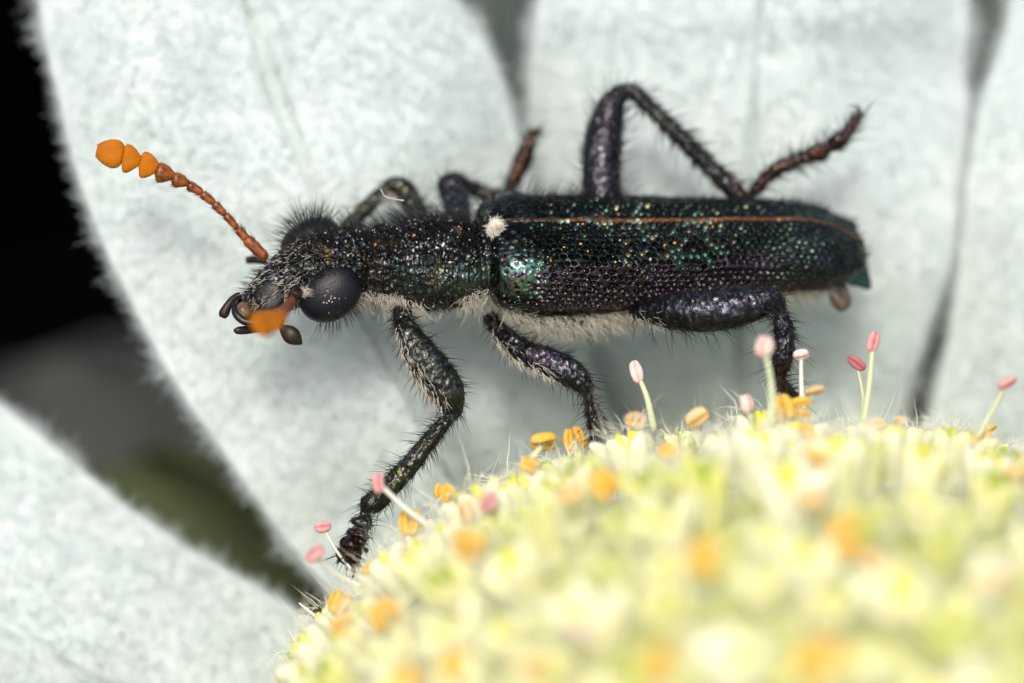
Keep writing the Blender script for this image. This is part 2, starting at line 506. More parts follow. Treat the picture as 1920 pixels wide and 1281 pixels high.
# stamens
def bean(seed, pink):
    """two plump lobes with a seam between them, 1 long"""
    n, m = 26, 20
    th = np.linspace(0.03, np.pi - 0.03, m); ph = np.linspace(0, 2 * np.pi, n, endpoint=False)
    TH, PH = np.meshgrid(th, ph, indexing='ij')
    x = np.cos(TH) * 0.5
    wd = 0.36 * np.sin(TH) ** 0.75
    groove = np.exp(-((PH - np.pi / 2) / 0.33) ** 2) + 0.6 * np.exp(-((PH - 3 * np.pi / 2) / 0.35) ** 2)
    rr = wd * (1 - 0.42 * groove * np.sin(TH))
    P = np.stack([x, rr * np.cos(PH), rr * np.sin(PH) * 0.78], -1)
    P += 0.02 * vnoise(P, 6, seed)[..., None]
    V = np.vstack([P.reshape(-1, 3), P[0].mean(0), P[-1].mean(0)]); kk = m * n
    j = np.arange(n); j2 = (j + 1) % n
    F = [grid_faces(m, n, True), np.stack([np.full(n, kk), j, j2], -1), np.stack([np.full(n, kk + 1), (m - 1) * n + j2, (m - 1) * n + j], -1)]
    gv = np.concatenate([groove.ravel(), [0, 0]])[:, None].clip(0, 1)
    if pink == 1: c = np.array([0.66, 0.36, 0.34]) * (1 - gv) + np.array([0.45, 0.13, 0.15]) * gv
    elif pink == 2: c = np.array([0.78, 0.62, 0.55]) * (1 - gv) + np.array([0.72, 0.36, 0.34]) * gv
    elif pink == 3: c = np.array([0.48, 0.16, 0.18]) * (1 - gv) + np.array([0.28, 0.06, 0.06]) * gv
    elif pink == 4: c = np.array([0.80, 0.58, 0.30]) * (1 - gv) + np.array([0.66, 0.36, 0.08]) * gv
    else: c = np.array([0.80, 0.50, 0.075]) * (1 - gv) + np.array([0.60, 0.29, 0.02]) * gv
    c = c * (1 + 0.15 * vnoise(V, 4, seed + 3)[:, None])
    return raw_mesh("anther", V, F, M_any, col=c)
def open_bean(seed, kind):
    """the two lobes spread apart, as a ripe anther"""
    src = bean(seed, kind)
    n = len(src.vertices); co = np.empty(n * 3, np.float32); src.vertices.foreach_get('co', co); co = co.reshape(-1, 3)
    cc = np.empty(n * 4, np.float32); src.color_attributes['tint'].data.foreach_get('color', cc)
    parts = []
    for sg in (-1, 1):
        a = .16 * sg; v = co * np.array([1, .66, .85]) + np.array([.5, .14 * sg, 0])
        v[:, 1] += sg * .07 * np.sin(v[:, 0] * 3)
        rot = np.array([[math.cos(a), -math.sin(a), 0], [math.sin(a), math.cos(a), 0], [0, 0, 1]])
        parts.append(v @ rot.T - np.array([.5, 0, 0]))
    fq = [list(p.vertices) for p in src.polygons]
    q4 = np.array([f for f in fq if len(f) == 4]); q3 = np.array([f for f in fq if len(f) == 3])
    c3 = cc.reshape(-1, 4)[:, :3]
    return raw_mesh("anther", np.vstack(parts), [np.vstack([q4, q4 + n]), np.vstack([q3, q3 + n])], M_any, col=np.vstack([c3, c3]))
BEAN = {0: [bean(1, 0), open_bean(2, 0), open_bean(7, 0)], 1: [bean(3, 1), open_bean(9, 1), bean(13, 1)], 2: [bean(4, 2)], 3: [bean(5, 3)], 4: [bean(6, 4)]}
def stamen(px, py, w, ang, ln, wd, kind, foot, fmat=None, fr=0.035, twist=None):
    """anther at px,py,w; filament runs to foot (px,py,w)"""
    ex = 1 - ((px - 1500) / 1040) ** 2 - ((1545 - py) / 735) ** 2
    if ex > -.12:
        lift = max(w, 0.5 + 10.5 * math.sqrt(max(ex, 0)) + 0.8) - w
        w += lift; foot = (foot[0], foot[1], foot[2] + lift - .4)
        k_ = (DIST - 1.4) / (DIST - w)          # nearer ones are built smaller to keep their true size
        ln /= k_ ** .5; wd /= k_ ** .5
    top = W(px, py, w); bot = W(*foot)
    mid = (top + bot) / 2 + rng.normal(size=3) * 0.10 * np.linalg.norm(top - bot) * 0.5
    c = spline([0, .5, 1], np.array([top, mid, bot]), np.linspace(0, 1, 12))
    V, F, _ = tube(c, np.linspace(fr * 0.8, fr * 1.5, 12), 8)
    s = mk("stamen", V, F, fmat or M_fil, flower, origin=bot)
    a = put("anther", BEAN[kind][rnd.randrange(len(BEAN[kind]))], s, top)
    x = RIGHT * math.cos(ang) + UPV * math.sin(ang); x = nrm(x + TOV * rnd.uniform(-0.25, 0.25))
    tw = rnd.uniform(-1.2, 1.2) if twist is None else twist
    z0 = nrm(TOV - x * (TOV @ x)); y0 = np.cross(z0, x)
    z = z0 * math.cos(tw) + y0 * math.sin(tw); y = np.cross(z, x)
    a.rotation_mode = 'QUATERNION'
    a.rotation_quaternion = Matrix(np.stack([x, y, z], 1).tolist()).to_quaternion()
    sz = .88 if kind in (1, 2, 3) else 1.0
    a.scale = (ln * sz, wd / 0.72 * sz, wd / 0.72 * sz)
R = math.radians
ST_LIST = [
    (1193, 697, 0.1, R(105), .50, .28, 2, (1226, 805, 0), None, .05),
    (1433, 650, 2.6, R(80), .46, .40, 2, (1446, 800, 2.6), None, .05),
    (1400, 757, 1.2, R(100), .42, .36, 2, (1412, 830, 1), None, .05),
    (1502, 665, .5, R(10), .34, .28, 2, (1510, 800, .3), M_filw, .042),
    (1606, 681, 0.0, R(-38), .44, .25, 3, (1614, 800, -.2), None, .035),
    (1637, 641, .9, R(75), .46, .28, 1, (1618, 800, .8), None, .05),
    (1888, 718, 1.6, R(25), .44, .27, 1, (1820, 840, 1.4), None, .045),
    (709, 906, 1.8, R(95), .44, .26, 1, (860, 1020, 1.2), M_filw, .05),
    (605, 988, .3, R(5), .36, .26, 1, (660, 1070, .2), M_filw, .022),
    (590, 1040, 2.0, R(35), .46, .34, 1, (680, 1100, 1.5), M_filw, .03),
    (930, 902, -.3, R(15), .40, .15, 3, (950, 960, -.5), M_filw, .022),
    (915, 942, 3.0, R(60), .46, .36, 1, (960, 1000, 2.5), M_filw, .03),
    (1020, 829, -.9, R(5), .50, .38, 0, (985, 880, -.9), None, .07),
    (1078, 826, -.9, R(-75), .50, .32, 0, (1082, 890, -.9), M_filw, .03),
    (995, 873, -.8, R(-20), .38, .28, 0, (1010, 930, -.8), M_filw, .03),
    (1192, 790, -1.6, R(-5), .44, .36, 4, (1200, 850, -1.4), None, .03),
    (1307, 783, -1.7, R(35), .46, .36, 4, (1310, 840, -1.5), None, .03),
    (1253, 846, 1.5, R(-5), .38, .32, 0, (1258, 890, 1), None, .03),
    (1467, 766, 1.6, R(-80), .48, .34, 0, (1470, 840, 1.2), None, .04),
    (1500, 764, 1.2, R(0), .44, .28, 0, (1500, 840, 1), None, .04),
    (1527, 733, -1.6, R(15), .42, .22, 4, (1510, 800, -1.4), None, .03),
    (840, 925, 0.0, R(-60), .34, .20, 0, (845, 990, -.1), M_filw, .035),
    (826, 921, 0.05, R(75), .30, .17, 0, (845, 990, -.1), M_filw, .03),
    (768, 979, -.9, R(85), .50, .30, 0, (800, 1040, -.6), M_filw, .025),
    (876, 962, 1.3, R(100), .46, .33, 4, (884, 1010, 1), None, .03),
    (880, 1025, 2.6, R(-30), .62, .42, 0, (890, 1080, 2.2), None, .03),
    (706, 1058, 0.0, R(25), .48, .24, 0, (712, 1120, 0), M_filw, .03),
    (698, 1078, .1, R(-15), .44, .24, 0, (712, 1130, 0), M_filw, .03),
    (636, 1130, -1.5, R(60), .44, .34, 0, (660, 1180, -1), M_filw, .03),
    (720, 1153, 1.6, R(-50), .48, .42, 0, (730, 1200, 1.2), None, .03),
    (646, 1180, 1.4, R(15), .46, .36, 0, (670, 1230, 1.2), None, .03),
    (530, 1266, -.6, R(60), .30, .22, 0, (600, 1300, -.5), M_filw, .022),
    (1134, 910, 2.4, R(-50), .52, .40, 0, (1140, 960, 2), None, .03),
    (1070, 926, 2.0, R(30), .46, .36, 4, (1080, 970, 2), None, .03),
    (1825, 838, 1.4, R(60), .42, .32, 0, (1830, 890, 1.2), None, .03),
    (1853, 806, 0.0, R(25), .34, .16, 0, (1846, 860, 0), M_filw, .025),
    (1848, 822, 0.0, R(70), .30, .18, 0, (1846, 870, 0), M_filw, .025),
    (1905, 892, 3.6, R(-10), .46, .38, 0, (1900, 950, 3), None, .03),
    (1911, 856, 0.1, R(60), .20, .14, 0, (1910, 900, 0), M_filw, .02),
    (1688, 787, -.2, R(0), .22, .13, 4, (1680, 830, -.3), M_filw, .03),
    (1516, 818, 2.4, R(-65), .54, .34, 0, (1530, 880, 2), None, .04),
    (1560, 832, 2.4, R(-20), .56, .26, 4, (1560, 880, 2), None, .04),
    (1524, 862, 3.0, R(-70), .40, .30, 0, (1530, 910, 2.6), None, .04),
    (1640, 796, -1.2, R(0), .44, .22, 4, (1640, 850, -1), None, .04),
    (1585, 1008, 6.0, R(15), .62, .50, 0, (1590, 1080, 5.6), None, .04),
    (1520, 935, 4.4, R(-15), .55, .36, 4, (1530, 1000, 4), None, .04),
    (1322, 1045, 6.4, R(10), .60, .45, 0, (1330, 1100, 6), None, .04),
    (1640, 1052, 6.2, R(-20), .5, .4, 4, (1640, 1100, 6), None, .04),
    (1860, 1090, 6.6, R(10), .55, .4, 4, (1860, 1140, 6.3), None, .04),
    (855, 1247, 3.6, R(30), .52, .44, 0, (862, 1290, 3.2), None, .03),
    (765, 1272, 3.0, R(-20), .60, .42, 0, (770, 1320, 2.6), None, .03),
    (1238, 1245, 8.2, R(80), .7, .42, 0, (1240, 1300, 8), None, .04),
    (1545, 1240, 8.4, R(-25), .9, .55, 0, (1550, 1300, 8), None, .04),
    (1000, 1250, 5.6, R(-25), .5, .38, 4, (1000, 1300, 5.2), None, .04),
    (1085, 1180, 5.2, R(-25), .5, .30, 2, (1080, 1230, 5.0), None, .04),
]
for s in ST_LIST: stamen(*s)
# stiff white spike standing off the rim
t = np.linspace(0, 1, 14)
c = spline([0, .5, 1], np.array([W(625, 1190, 0), W(596, 1160, 0.05), W(561, 1131, 0)]), t)
V, F, _ = tube(c, 0.065 * (1 - 0.8 * t), 8)
mk("bristle", V, F, M_filw, flower)

# leaves of the plants below, dark in the gaps
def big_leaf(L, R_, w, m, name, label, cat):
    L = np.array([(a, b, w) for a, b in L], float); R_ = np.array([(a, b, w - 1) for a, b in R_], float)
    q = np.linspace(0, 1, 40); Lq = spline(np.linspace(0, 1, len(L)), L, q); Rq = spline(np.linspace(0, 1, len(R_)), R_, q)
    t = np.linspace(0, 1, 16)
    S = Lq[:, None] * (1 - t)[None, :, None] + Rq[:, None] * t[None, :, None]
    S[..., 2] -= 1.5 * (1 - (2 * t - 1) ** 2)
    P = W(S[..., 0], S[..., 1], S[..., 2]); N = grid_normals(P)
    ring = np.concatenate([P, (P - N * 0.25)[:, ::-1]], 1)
    e = []
    for i in (0, 39):
        j = np.arange(15); b = i * 32
        e.append(np.stack([b + j, b + j + 1, b + 30 - j, b + 31 - j], -1))
    mk(name, ring.reshape(-1, 3), [np.concatenate([grid_faces(40, 32, True)] + e)], m, label=label, category=cat)
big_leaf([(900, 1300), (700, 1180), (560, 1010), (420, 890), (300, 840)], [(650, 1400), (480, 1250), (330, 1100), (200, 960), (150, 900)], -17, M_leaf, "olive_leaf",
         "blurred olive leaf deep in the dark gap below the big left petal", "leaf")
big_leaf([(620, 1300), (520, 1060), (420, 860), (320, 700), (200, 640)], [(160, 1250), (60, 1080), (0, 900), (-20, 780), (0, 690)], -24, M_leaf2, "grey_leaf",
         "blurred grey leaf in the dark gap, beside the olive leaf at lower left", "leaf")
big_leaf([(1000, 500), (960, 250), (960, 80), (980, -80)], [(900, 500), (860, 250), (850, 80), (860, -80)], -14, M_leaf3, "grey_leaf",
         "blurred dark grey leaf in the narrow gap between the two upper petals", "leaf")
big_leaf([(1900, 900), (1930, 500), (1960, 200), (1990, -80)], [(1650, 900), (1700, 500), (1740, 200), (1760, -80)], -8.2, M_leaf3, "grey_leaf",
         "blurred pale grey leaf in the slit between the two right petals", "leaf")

# ------------------------------------------------------------------ beetle
beetle = bpy.data.objects.new("beetle", None)
COL.objects.link(beetle)
BB = W(1060, 640, -1.2)
beetle.location = Vector(BB); WLOC[beetle] = BB
beetle['label'] = "black hairy beetle with pitted green wing cases and orange clubbed antennae standing on the flower"
beetle['category'] = "beetle"

def sgnpow(x, p):
    return np.sign(x) * np.abs(x) ** p

def frames(A):
    T = nrm(np.gradient(A, axis=0))
    Lt = nrm(np.cross(T, np.array([0, 0, 1.0])))     # towards the camera side of the body
    U = np.cross(Lt, T)
    return T, Lt, U

# stations: px, py, w, half width, height above, depth below
BODY = np.array([
    (446, 596, -.10, .10, .10, .10),
    (456, 588, -.15, .26, .22, .22),
    (478, 573, -.22, .36, .28, .32),
    (508, 549, -.30, .46, .34, .42),
    (540, 527, -.38, .58, .42, .50),
    (575, 508, -.44, .70, .52, .58),
    (610, 498, -.50, .72, .62, .62),
    (645, 494, -.55, .72, .64, .64),
    (675, 493, -.60, .70, .60, .66),
    (692, 493, -.62, .68, .60, .66),
    (712, 492, -.65, .76, .67, .74),
    (734, 492, -.68, .76, .66, .74),
    (752, 492, -.70, .85, .73, .80),
    (790, 492, -.74, .95, .78, .84),
    (830, 491, -.78, .96, .78, .84),
    (870, 489, -.82, .88, .74, .78),
    (897, 487, -.85, .78, .66, .70),
    (905, 486, -.86, .79, .68, .70),
    (914, 486, -.88, .55, .50, .64),
    (935, 486, -.92, .84, .55, .90),
    (975, 486, -.98, 1.02, .60, 1.22),
    (1050, 486, -1.1, 1.06, .62, 1.38),
    (1130, 485, -1.3, 1.05, .62, 1.25),
    (1220, 482, -1.5, 1.0, .60, .95),
    (1350, 476, -1.75, .95, .56, .82),
    (1480, 472, -2.0, .85, .48, .74),
    (1560, 478, -2.2, .62, .34, .55),
    (1600, 492, -2.3, .40, .22, .36),
    (1618, 505, -2.35, .12, .10, .12),
])
# dense stations over head and pronotum
q = np.concatenate([np.linspace(446, 912, 430, endpoint=False), np.linspace(912, 1618, 150)])
S = spline(BODY[:, 0], BODY[:, 1:], q)
A = W(q, S[:, 0], S[:, 1])
T, Lt, U = frames(A)
# smooth the frame of the muzzle
NA = 230
ph = np.linspace(0, 2 * np.pi, NA, endpoint=False)
c, s = sgnpow(np.cos(ph), 0.9), sgnpow(np.sin(ph), 0.9)
a = S[:, 2][:, None]; hh = np.where(s[None, :] > 0, S[:, 3][:, None], S[:, 4][:, None])
P = A[:, None] + Lt[:, None] * (a * c)[..., None] + U[:, None] * (hh * s)[..., None]
N = grid_normals(P, True)
if ((N[200] * (P[200] - A[200])).sum(-1)).mean() < 0: N = -N
# relief: grooves, pits, wrinkles
fade = np.clip((q - 470) / 80, 0.3, 1)[:, None]
def ridge(x, c, w): return np.exp(-((x - c) / w) ** 2)
Q2 = P * np.array([1.0, 1.6, 1.6])
rel = (-0.05 * ridge(q, 738, 6) - 0.05 * ridge(q, 689, 6) - 0.05 * ridge(q, 895, 5) + 0.035 * ridge(q, 905, 5))[:, None]
n1 = vnoise(Q2, 7, 1); n2 = vnoise(P, 14, 2); n3 = vnoise(P, 24, 4)
pr = -np.abs(n2) ** 0.7 * 0.045 + 0.015
rel = rel + fade * (0.030 * n1 + pr + 0.012 * n3)
P = P + N * rel[..., None]
xs = np.broadcast_to(q[:, None], n1.shape)
side = (N @ TOV)                                     # only used to choose hair roots
lat = np.broadcast_to(c[None, :], n1.shape); ver = np.broadcast_to(s[None, :], n1.shape)
# structural colour: green flanks, purple-black back, bronze spots
g1 = vnoise(P, 2.2, 9) * 0.5 + 0.5; g2 = vnoise(P, 9, 12) * 0.5 + 0.5
green = np.array([0.15, 0.27, 0.21]); purp = np.array([0.16, 0.13, 0.18]); blk = np.array([0.010, 0.009, 0.010]); brz = np.array([0.25, 0.19, 0.09])
flank = np.exp(-((ver - 0.25) / 0.38) ** 2) * (lat > 0) * np.clip((xs - 700) / 60, 0.25, 1)
wg = (flank * np.clip(g1 * 1.5 - .1, 0, 1))[..., None]
col = blk * (1 - wg) + (green * (1 - g2[..., None] * 0.6) + purp * g2[..., None] * 0.6) * wg
wb = (np.clip(vnoise(P, 5, 31) - 0.35, 0, 1) * 1.3)[..., None]
col = col * (1 - wb) + brz * wb
under = np.clip(-ver - 0.1, 0, 1)[..., None] * (xs > 900)[..., None]
col = col * (1 - under) + np.array([0.06, 0.035, 0.025]) * under
V = np.vstack([P.reshape(-1, 3), P[0].mean(0), P[-1].mean(0)]); kk = P.shape[0] * NA
j = np.arange(NA); j2 = (j + 1) % NA
F = [grid_faces(P.shape[0], NA, True), np.concatenate([np.stack([np.full(NA, kk), j2, j], -1), np.stack([np.full(NA, kk + 1), kk - NA + j, kk - NA + j2], -1)])]
spk = np.clip(vnoise(P, 26, 51) * 2.2 - .35, 0, 1)[..., None] * np.clip(.5 + vnoise(P, 4, 52), 0, 1)[..., None]  # glints painted into the cuticle colour as fine bright specks
col = col * .62 + spk * np.where(g2[..., None] > .5, np.array([.20, .27, .24]), np.array([.22, .20, .22]))
cv = np.vstack([col.reshape(-1, 3), blk, blk])
body = mk("body", V, F, M_body, beetle, col=cv)
BP, BN, BX, BLAT, BVER = P, N, xs, lat, ver

# ---- wing cases
EL = np.array([
    (903, 478, -.86, .90, .56, 0.60),
    (912, 478, -.88, 1.06, .70, 0.80),
    (935, 478, -.92, 1.17, .80, 1.0),
    (980, 479, -.98, 1.24, .85, 1.0),
    (1060, 479, -1.08, 1.25, .85, 1.0),
    (1180, 477, -1.3, 1.20, .82, .95),
    (1300, 473, -1.52, 1.12, .77, .85),
    (1420, 468, -1.76, 1.05, .735, .7),
    (1500, 468, -1.95, 1.00, .70, .6),
    (1545, 473, -2.08, .92, .64, .6),
    (1575, 479, -2.16, .76, .53, .6),
    (1592, 485, -2.2, .55, .40, .6),
    (1600, 490, -2.25, .30, .22, .6),
    (1603, 493, -2.26, .06, .05, .6),
])
def elytron(sign, nu, nv, aw=1.0, exn=2.35):
    q = np.concatenate([np.linspace(903, 1560, int(nu * 0.88), endpoint=False), 1603 - 43 * (1 - np.linspace(0, 1, nu - int(nu * .88))) ** 1.8])
    S = spline(EL[:, 0], EL[:, 1:], q)
    A = W(q, S[:, 0], S[:, 1]); T, Lt, U = frames(A)
    t = np.linspace(0, 1, nv)
    # angle from the suture round to the tucked-in side edge
    PH = np.pi / 2 - t[None, :] * (np.pi / 2 + 0.62 * S[:, 4][:, None])
    ex = 2 / exn
    c, s = sgnpow(np.cos(PH), ex), sgnpow(np.sin(PH), ex)
    P = A[:, None] + sign * Lt[:, None] * (S[:, 2][:, None] * c * aw + 0.006)[..., None] + U[:, None] * (S[:, 3][:, None] * s)[..., None]
    N = grid_normals(P)
    if ((N[nu // 2] * (P[nu // 2] - A[nu // 2])).sum(-1)).mean() < 0: N = -N
    # arc lengths in mm
    al = np.concatenate([[0], np.cumsum(np.linalg.norm(np.diff(P[:, nv // 3], axis=0), axis=-1))])
    ar = np.concatenate([np.zeros((nu, 1)), np.cumsum(np.linalg.norm(np.diff(P, axis=1), axis=-1), 1)], 1)
    sp = 0.145
    X = np.broadcast_to((al / sp)[:, None], ar.shape); Y = ar / (sp * 0.80)
    X = X + 0.5 * vnoise(np.stack([X * .15, Y * .15, X * 0], -1), 1, 5)
    Y = Y + 0.5 * vnoise(np.stack([X * .12, Y * .12, X * 0], -1), 1, 6)
    best = np.full(ar.shape, 9.0); second = np.full(ar.shape, 9.0); cid = np.zeros(ar.shape)
    iy0 = np.floor(Y).astype(np.int64)
    for dy in (-1, 0, 1):
        iy = iy0 + dy
        xo = X - 0.5 * (iy & 1)
        ix0 = np.floor(xo).astype(np.int64)
        for dx in (-1, 0, 1):
            ix = ix0 + dx
            hx = _hash(ix, iy, ix * 0 + 1, 3); hy = _hash(ix, iy, ix * 0 + 2, 3)
            cx = ix + 0.5 + (hx - 0.5) * 0.62; cy = iy + 0.5 + (hy - 0.5) * 0.5
            dd = np.hypot(xo - cx, Y - cy)
            nb = dd < best
            second = np.where(nb, best, np.minimum(second, dd))
            cid = np.where(nb, hx, cid)
            best = np.where(nb, dd, best)
    edge = np.clip(second - best, 0, 1)              # 0 on the net between the pits
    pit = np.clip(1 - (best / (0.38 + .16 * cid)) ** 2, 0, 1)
    QX = np.broadcast_to(q[:, None], ar.shape)
    tt = np.broadcast_to(t[None, :], ar.shape)
    depth = 0.070 * np.clip((QX - 955) / 70, 0.15, 1) * np.clip((1600 - QX) / 330, 0.15, 1) * np.clip(ar / 0.09 - 0.6, 0, 1)
    rel = -depth * pit * (0.7 + 0.6 * cid) 
    rel = rel + 0.008 * vnoise(P, 12, 7) + 0.02 * vnoise(P, 2.2, 8)
    # two faint lengthwise ribs and the raised suture bead
    rel = rel + 0.045 * np.exp(-((ar - 0.52) / 0.09) ** 2) * np.clip((QX - 960) / 200, 0, 1)
    rel = rel + 0.035 * np.exp(-((ar - 1.12) / 0.09) ** 2) * np.clip((QX - 960) / 200, 0, 1)
    bead = np.exp(-((ar - 0.022) / 0.026) ** 2) * np.clip((QX - 930) / 40, 0, 1)
    rel = rel + 0.028 * bead - 0.02 * np.exp(-((ar - 0.085) / 0.03) ** 2)
    # shoulder bump
    rel = rel + 0.09 * np.exp(-((QX - 960) / 32) ** 2 - ((tt - 0.48) / 0.15) ** 2) - 0.05 * np.exp(-((QX - 1010) / 25) ** 2 - ((tt - 0.30) / 0.14) ** 2)
    # rolled rear rim
    rel = rel - 0.05 * np.exp(-((QX - 1560) / 14) ** 2) * (tt > .15) + 0.02 * np.exp(-((QX - 1585) / 10) ** 2)
    P2 = P + N * rel[..., None]
    # colour
    g = vnoise(P, 1.1, 21) * .5 + .5; g2 = vnoise(P, 3.5, 22) * .5 + .5; g3 = vnoise(P, 11, 23) * .5 + .5
    green = np.array([0.030, 0.046, 0.039]); teal = np.array([0.17, 0.31, 0.25]); purp = np.array([0.120, 0.092, 0.120]); gold = np.array([0.25, 0.25, 0.15])
    low = np.clip((tt - 0.36) / 0.18 + (g - .5) * .8, 0, 1) * np.clip((QX - 960) / 60, 0, 1)   # purple flank
    base = green * (0.35 + 0.35 * g2[..., None])
    pur = purp * (0.35 + 0.5 * g2[..., None])
    base = base * (1 - low[..., None]) + pur * low[..., None]
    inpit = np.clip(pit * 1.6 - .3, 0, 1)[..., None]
    lit = (cid > 0.45)[..., None] * inpit * (1 - low[..., None] * .6)  # some pits get an iridescent glint painted into their colour
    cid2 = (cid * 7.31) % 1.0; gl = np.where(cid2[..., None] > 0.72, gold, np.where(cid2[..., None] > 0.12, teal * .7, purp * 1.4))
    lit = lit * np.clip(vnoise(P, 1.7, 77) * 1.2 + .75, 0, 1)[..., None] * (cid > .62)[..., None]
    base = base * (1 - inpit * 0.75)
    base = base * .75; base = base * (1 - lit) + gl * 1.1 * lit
    hum = np.exp(-((QX - 965) / 38) ** 4 - ((tt - 0.52) / 0.19) ** 4)[..., None]
    hc = teal * 1.35 * (g3[..., None] > 0.42) + purp * 2.0 * (g3[..., None] <= 0.42)
    hc = hc * np.where(vnoise(P, 16, 40)[..., None] < -0.25, 0.12, 1.0)
    base = base * (1 - hum) + hc * hum
    dk = np.exp(-((QX - 1010) / 75) ** 2 - ((tt - 0.17) / 0.13) ** 2)[..., None] * .85
    base = base * (1 - dk)
    dull = np.clip((QX - 1400) / 150, 0, .6)[..., None]
    base = base * (1 - dull) + (np.array([0.034, 0.056, 0.048]) * (0.6 + g2[..., None])) * dull
    lowest = np.clip((tt - 0.80) / 0.1, 0, 1)[..., None]
    base = base * (1 - lowest) + np.array([0.06, 0.04, 0.05]) * lowest
    b = (bead * np.clip((QX - 1000) / 90, 0.25, 1) * .85)[..., None].clip(0, 1)
    base = base * (1 - b) + np.array([0.34, 0.14, 0.05]) * b
    # inner sheet gives the case its thickness
    In = P2 - N * 0.06
    ring = np.concatenate([P2, In[:, ::-1]], 1)
    cc = np.concatenate([base, base[:, ::-1] * 0 + 0.03], 1)
    F = grid_faces(nu, 2 * nv, True)
    jj = np.arange(nv - 1)
    endf = [np.stack([bb + jj, bb + jj + 1, bb + 2 * nv - 2 - jj, bb + 2 * nv - 1 - jj], -1) for bb in (0, (nu - 1) * 2 * nv)]
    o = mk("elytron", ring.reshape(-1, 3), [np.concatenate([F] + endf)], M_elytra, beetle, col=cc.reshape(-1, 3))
    return o, P2, N, QX, tt
el_near, EP, EN, EX, ET = elytron(1, 640, 215)
el_far, FP, FN, FX, FT = elytron(-1, 420, 130, 1.08, 2.8)

# white-haired scutellum between the wing cases
sc = W(930, 430, -.32)
V, F, SP = ellipsoid(sc, (RIGHT * .17, UPV * .20, TOV * .18), 20, 12)
scut = mk("scutellum", V, F, M_cream, beetle)
nn = nrm(SP.reshape(-1, 3) - sc); idx = rng.choice(len(nn), 700)
V, F = hairs(SP.reshape(-1, 3)[idx] - nn[idx] * .02, nrm(nn[idx] + RIGHT * .5 - UPV * .2 + rng.normal(size=(700, 3)) * .3), rng.uniform(.05, .12, 700), .009, wob=.3, K=4)
mk("hair", V, F, M_cream, scut, kind="stuff")

# ---- rear: green last segment and brown flap
def lozenge(pts, th, name, m, colv=None, **kw):
    """thick plate from outline pts (px,py,w), domed"""
    O = np.array([W(*p) for p in pts]); c0 = O.mean(0)
    n = nrm(np.cross(O[1] - O[0], O[2] - O[0]))
    if n @ TOV < 0: n = -n
    k = len(O)
    qs = np.linspace(0, 1, 40, endpoint=False) * k
    Oc = spline(np.arange(-2, k + 3), O[np.arange(-2, k + 3) % k], qs)
    rings = []
    for f, h in ((1, 0), (.93, .5), (.75, .85), (.45, 1), (.12, 1.05)):
        rings.append(c0 + (Oc - c0) * f + n * th * h)
    back = [c0 + (Oc - c0) * f - n * th * h for f, h in ((.12, .7), (.5, .7), (.9, .4))]
    P = np.stack(back + rings, 0)
    V = np.vstack([P.reshape(-1, 3), P[0].mean(0), P[-1].mean(0)]); m_ = 40; kk = len(P) * m_
    j = np.arange(m_); j2 = (j + 1) % m_
    F = [grid_faces(len(P), m_, True), np.concatenate([np.stack([np.full(m_, kk), j, j2], -1), np.stack([np.full(m_, kk + 1), kk - m_ + j2, kk - m_ + j], -1)])]
    cv = None if colv is None else np.broadcast_to(np.array(colv), (len(V), 3)) * (1 + .4 * vnoise(V, 5, 3)[:, None])
    return mk(name, V, F, m, beetle, col=cv, **kw)
lozenge([(1585, 500, -2.3), (1606, 484, -2.35), (1616, 478, -2.4), (1628, 510, -2.4), (1631, 541, -2.4), (1606, 537, -2.35), (1588, 530, -2.3)], .10, "tail_plate", M_body, (0.035, 0.085, 0.065))
lozenge([(1546, 530, -2.1), (1575, 522, -2.1), (1592, 545, -2.1), (1596, 570, -2.1), (1580, 585, -2.1), (1562, 575, -2.1), (1552, 550, -2.1)], .09, "tail_flap", M_wing)

# ---- eyes
def eye(c, ax, name="eye"):
    V, F, Pg = ellipsoid(c, ax, 64, 48)
    return mk(name, V, F, M_eye, beetle), Pg
d1 = math.radians(38)
e1 = RIGHT * math.cos(d1) + UPV * math.sin(d1); e2 = -RIGHT * math.sin(d1) + UPV * math.cos(d1)
near_c = W(619, 549, .02)
eye_n, EYP = eye(near_c, (e1 * .635, e2 * .52, TOV * .33))
far_c = W(577, 446, -1.0)
eye_f, EYF = eye(far_c, (nrm(RIGHT + UPV * .35) * .55, UPV * .36, TOV * .45))

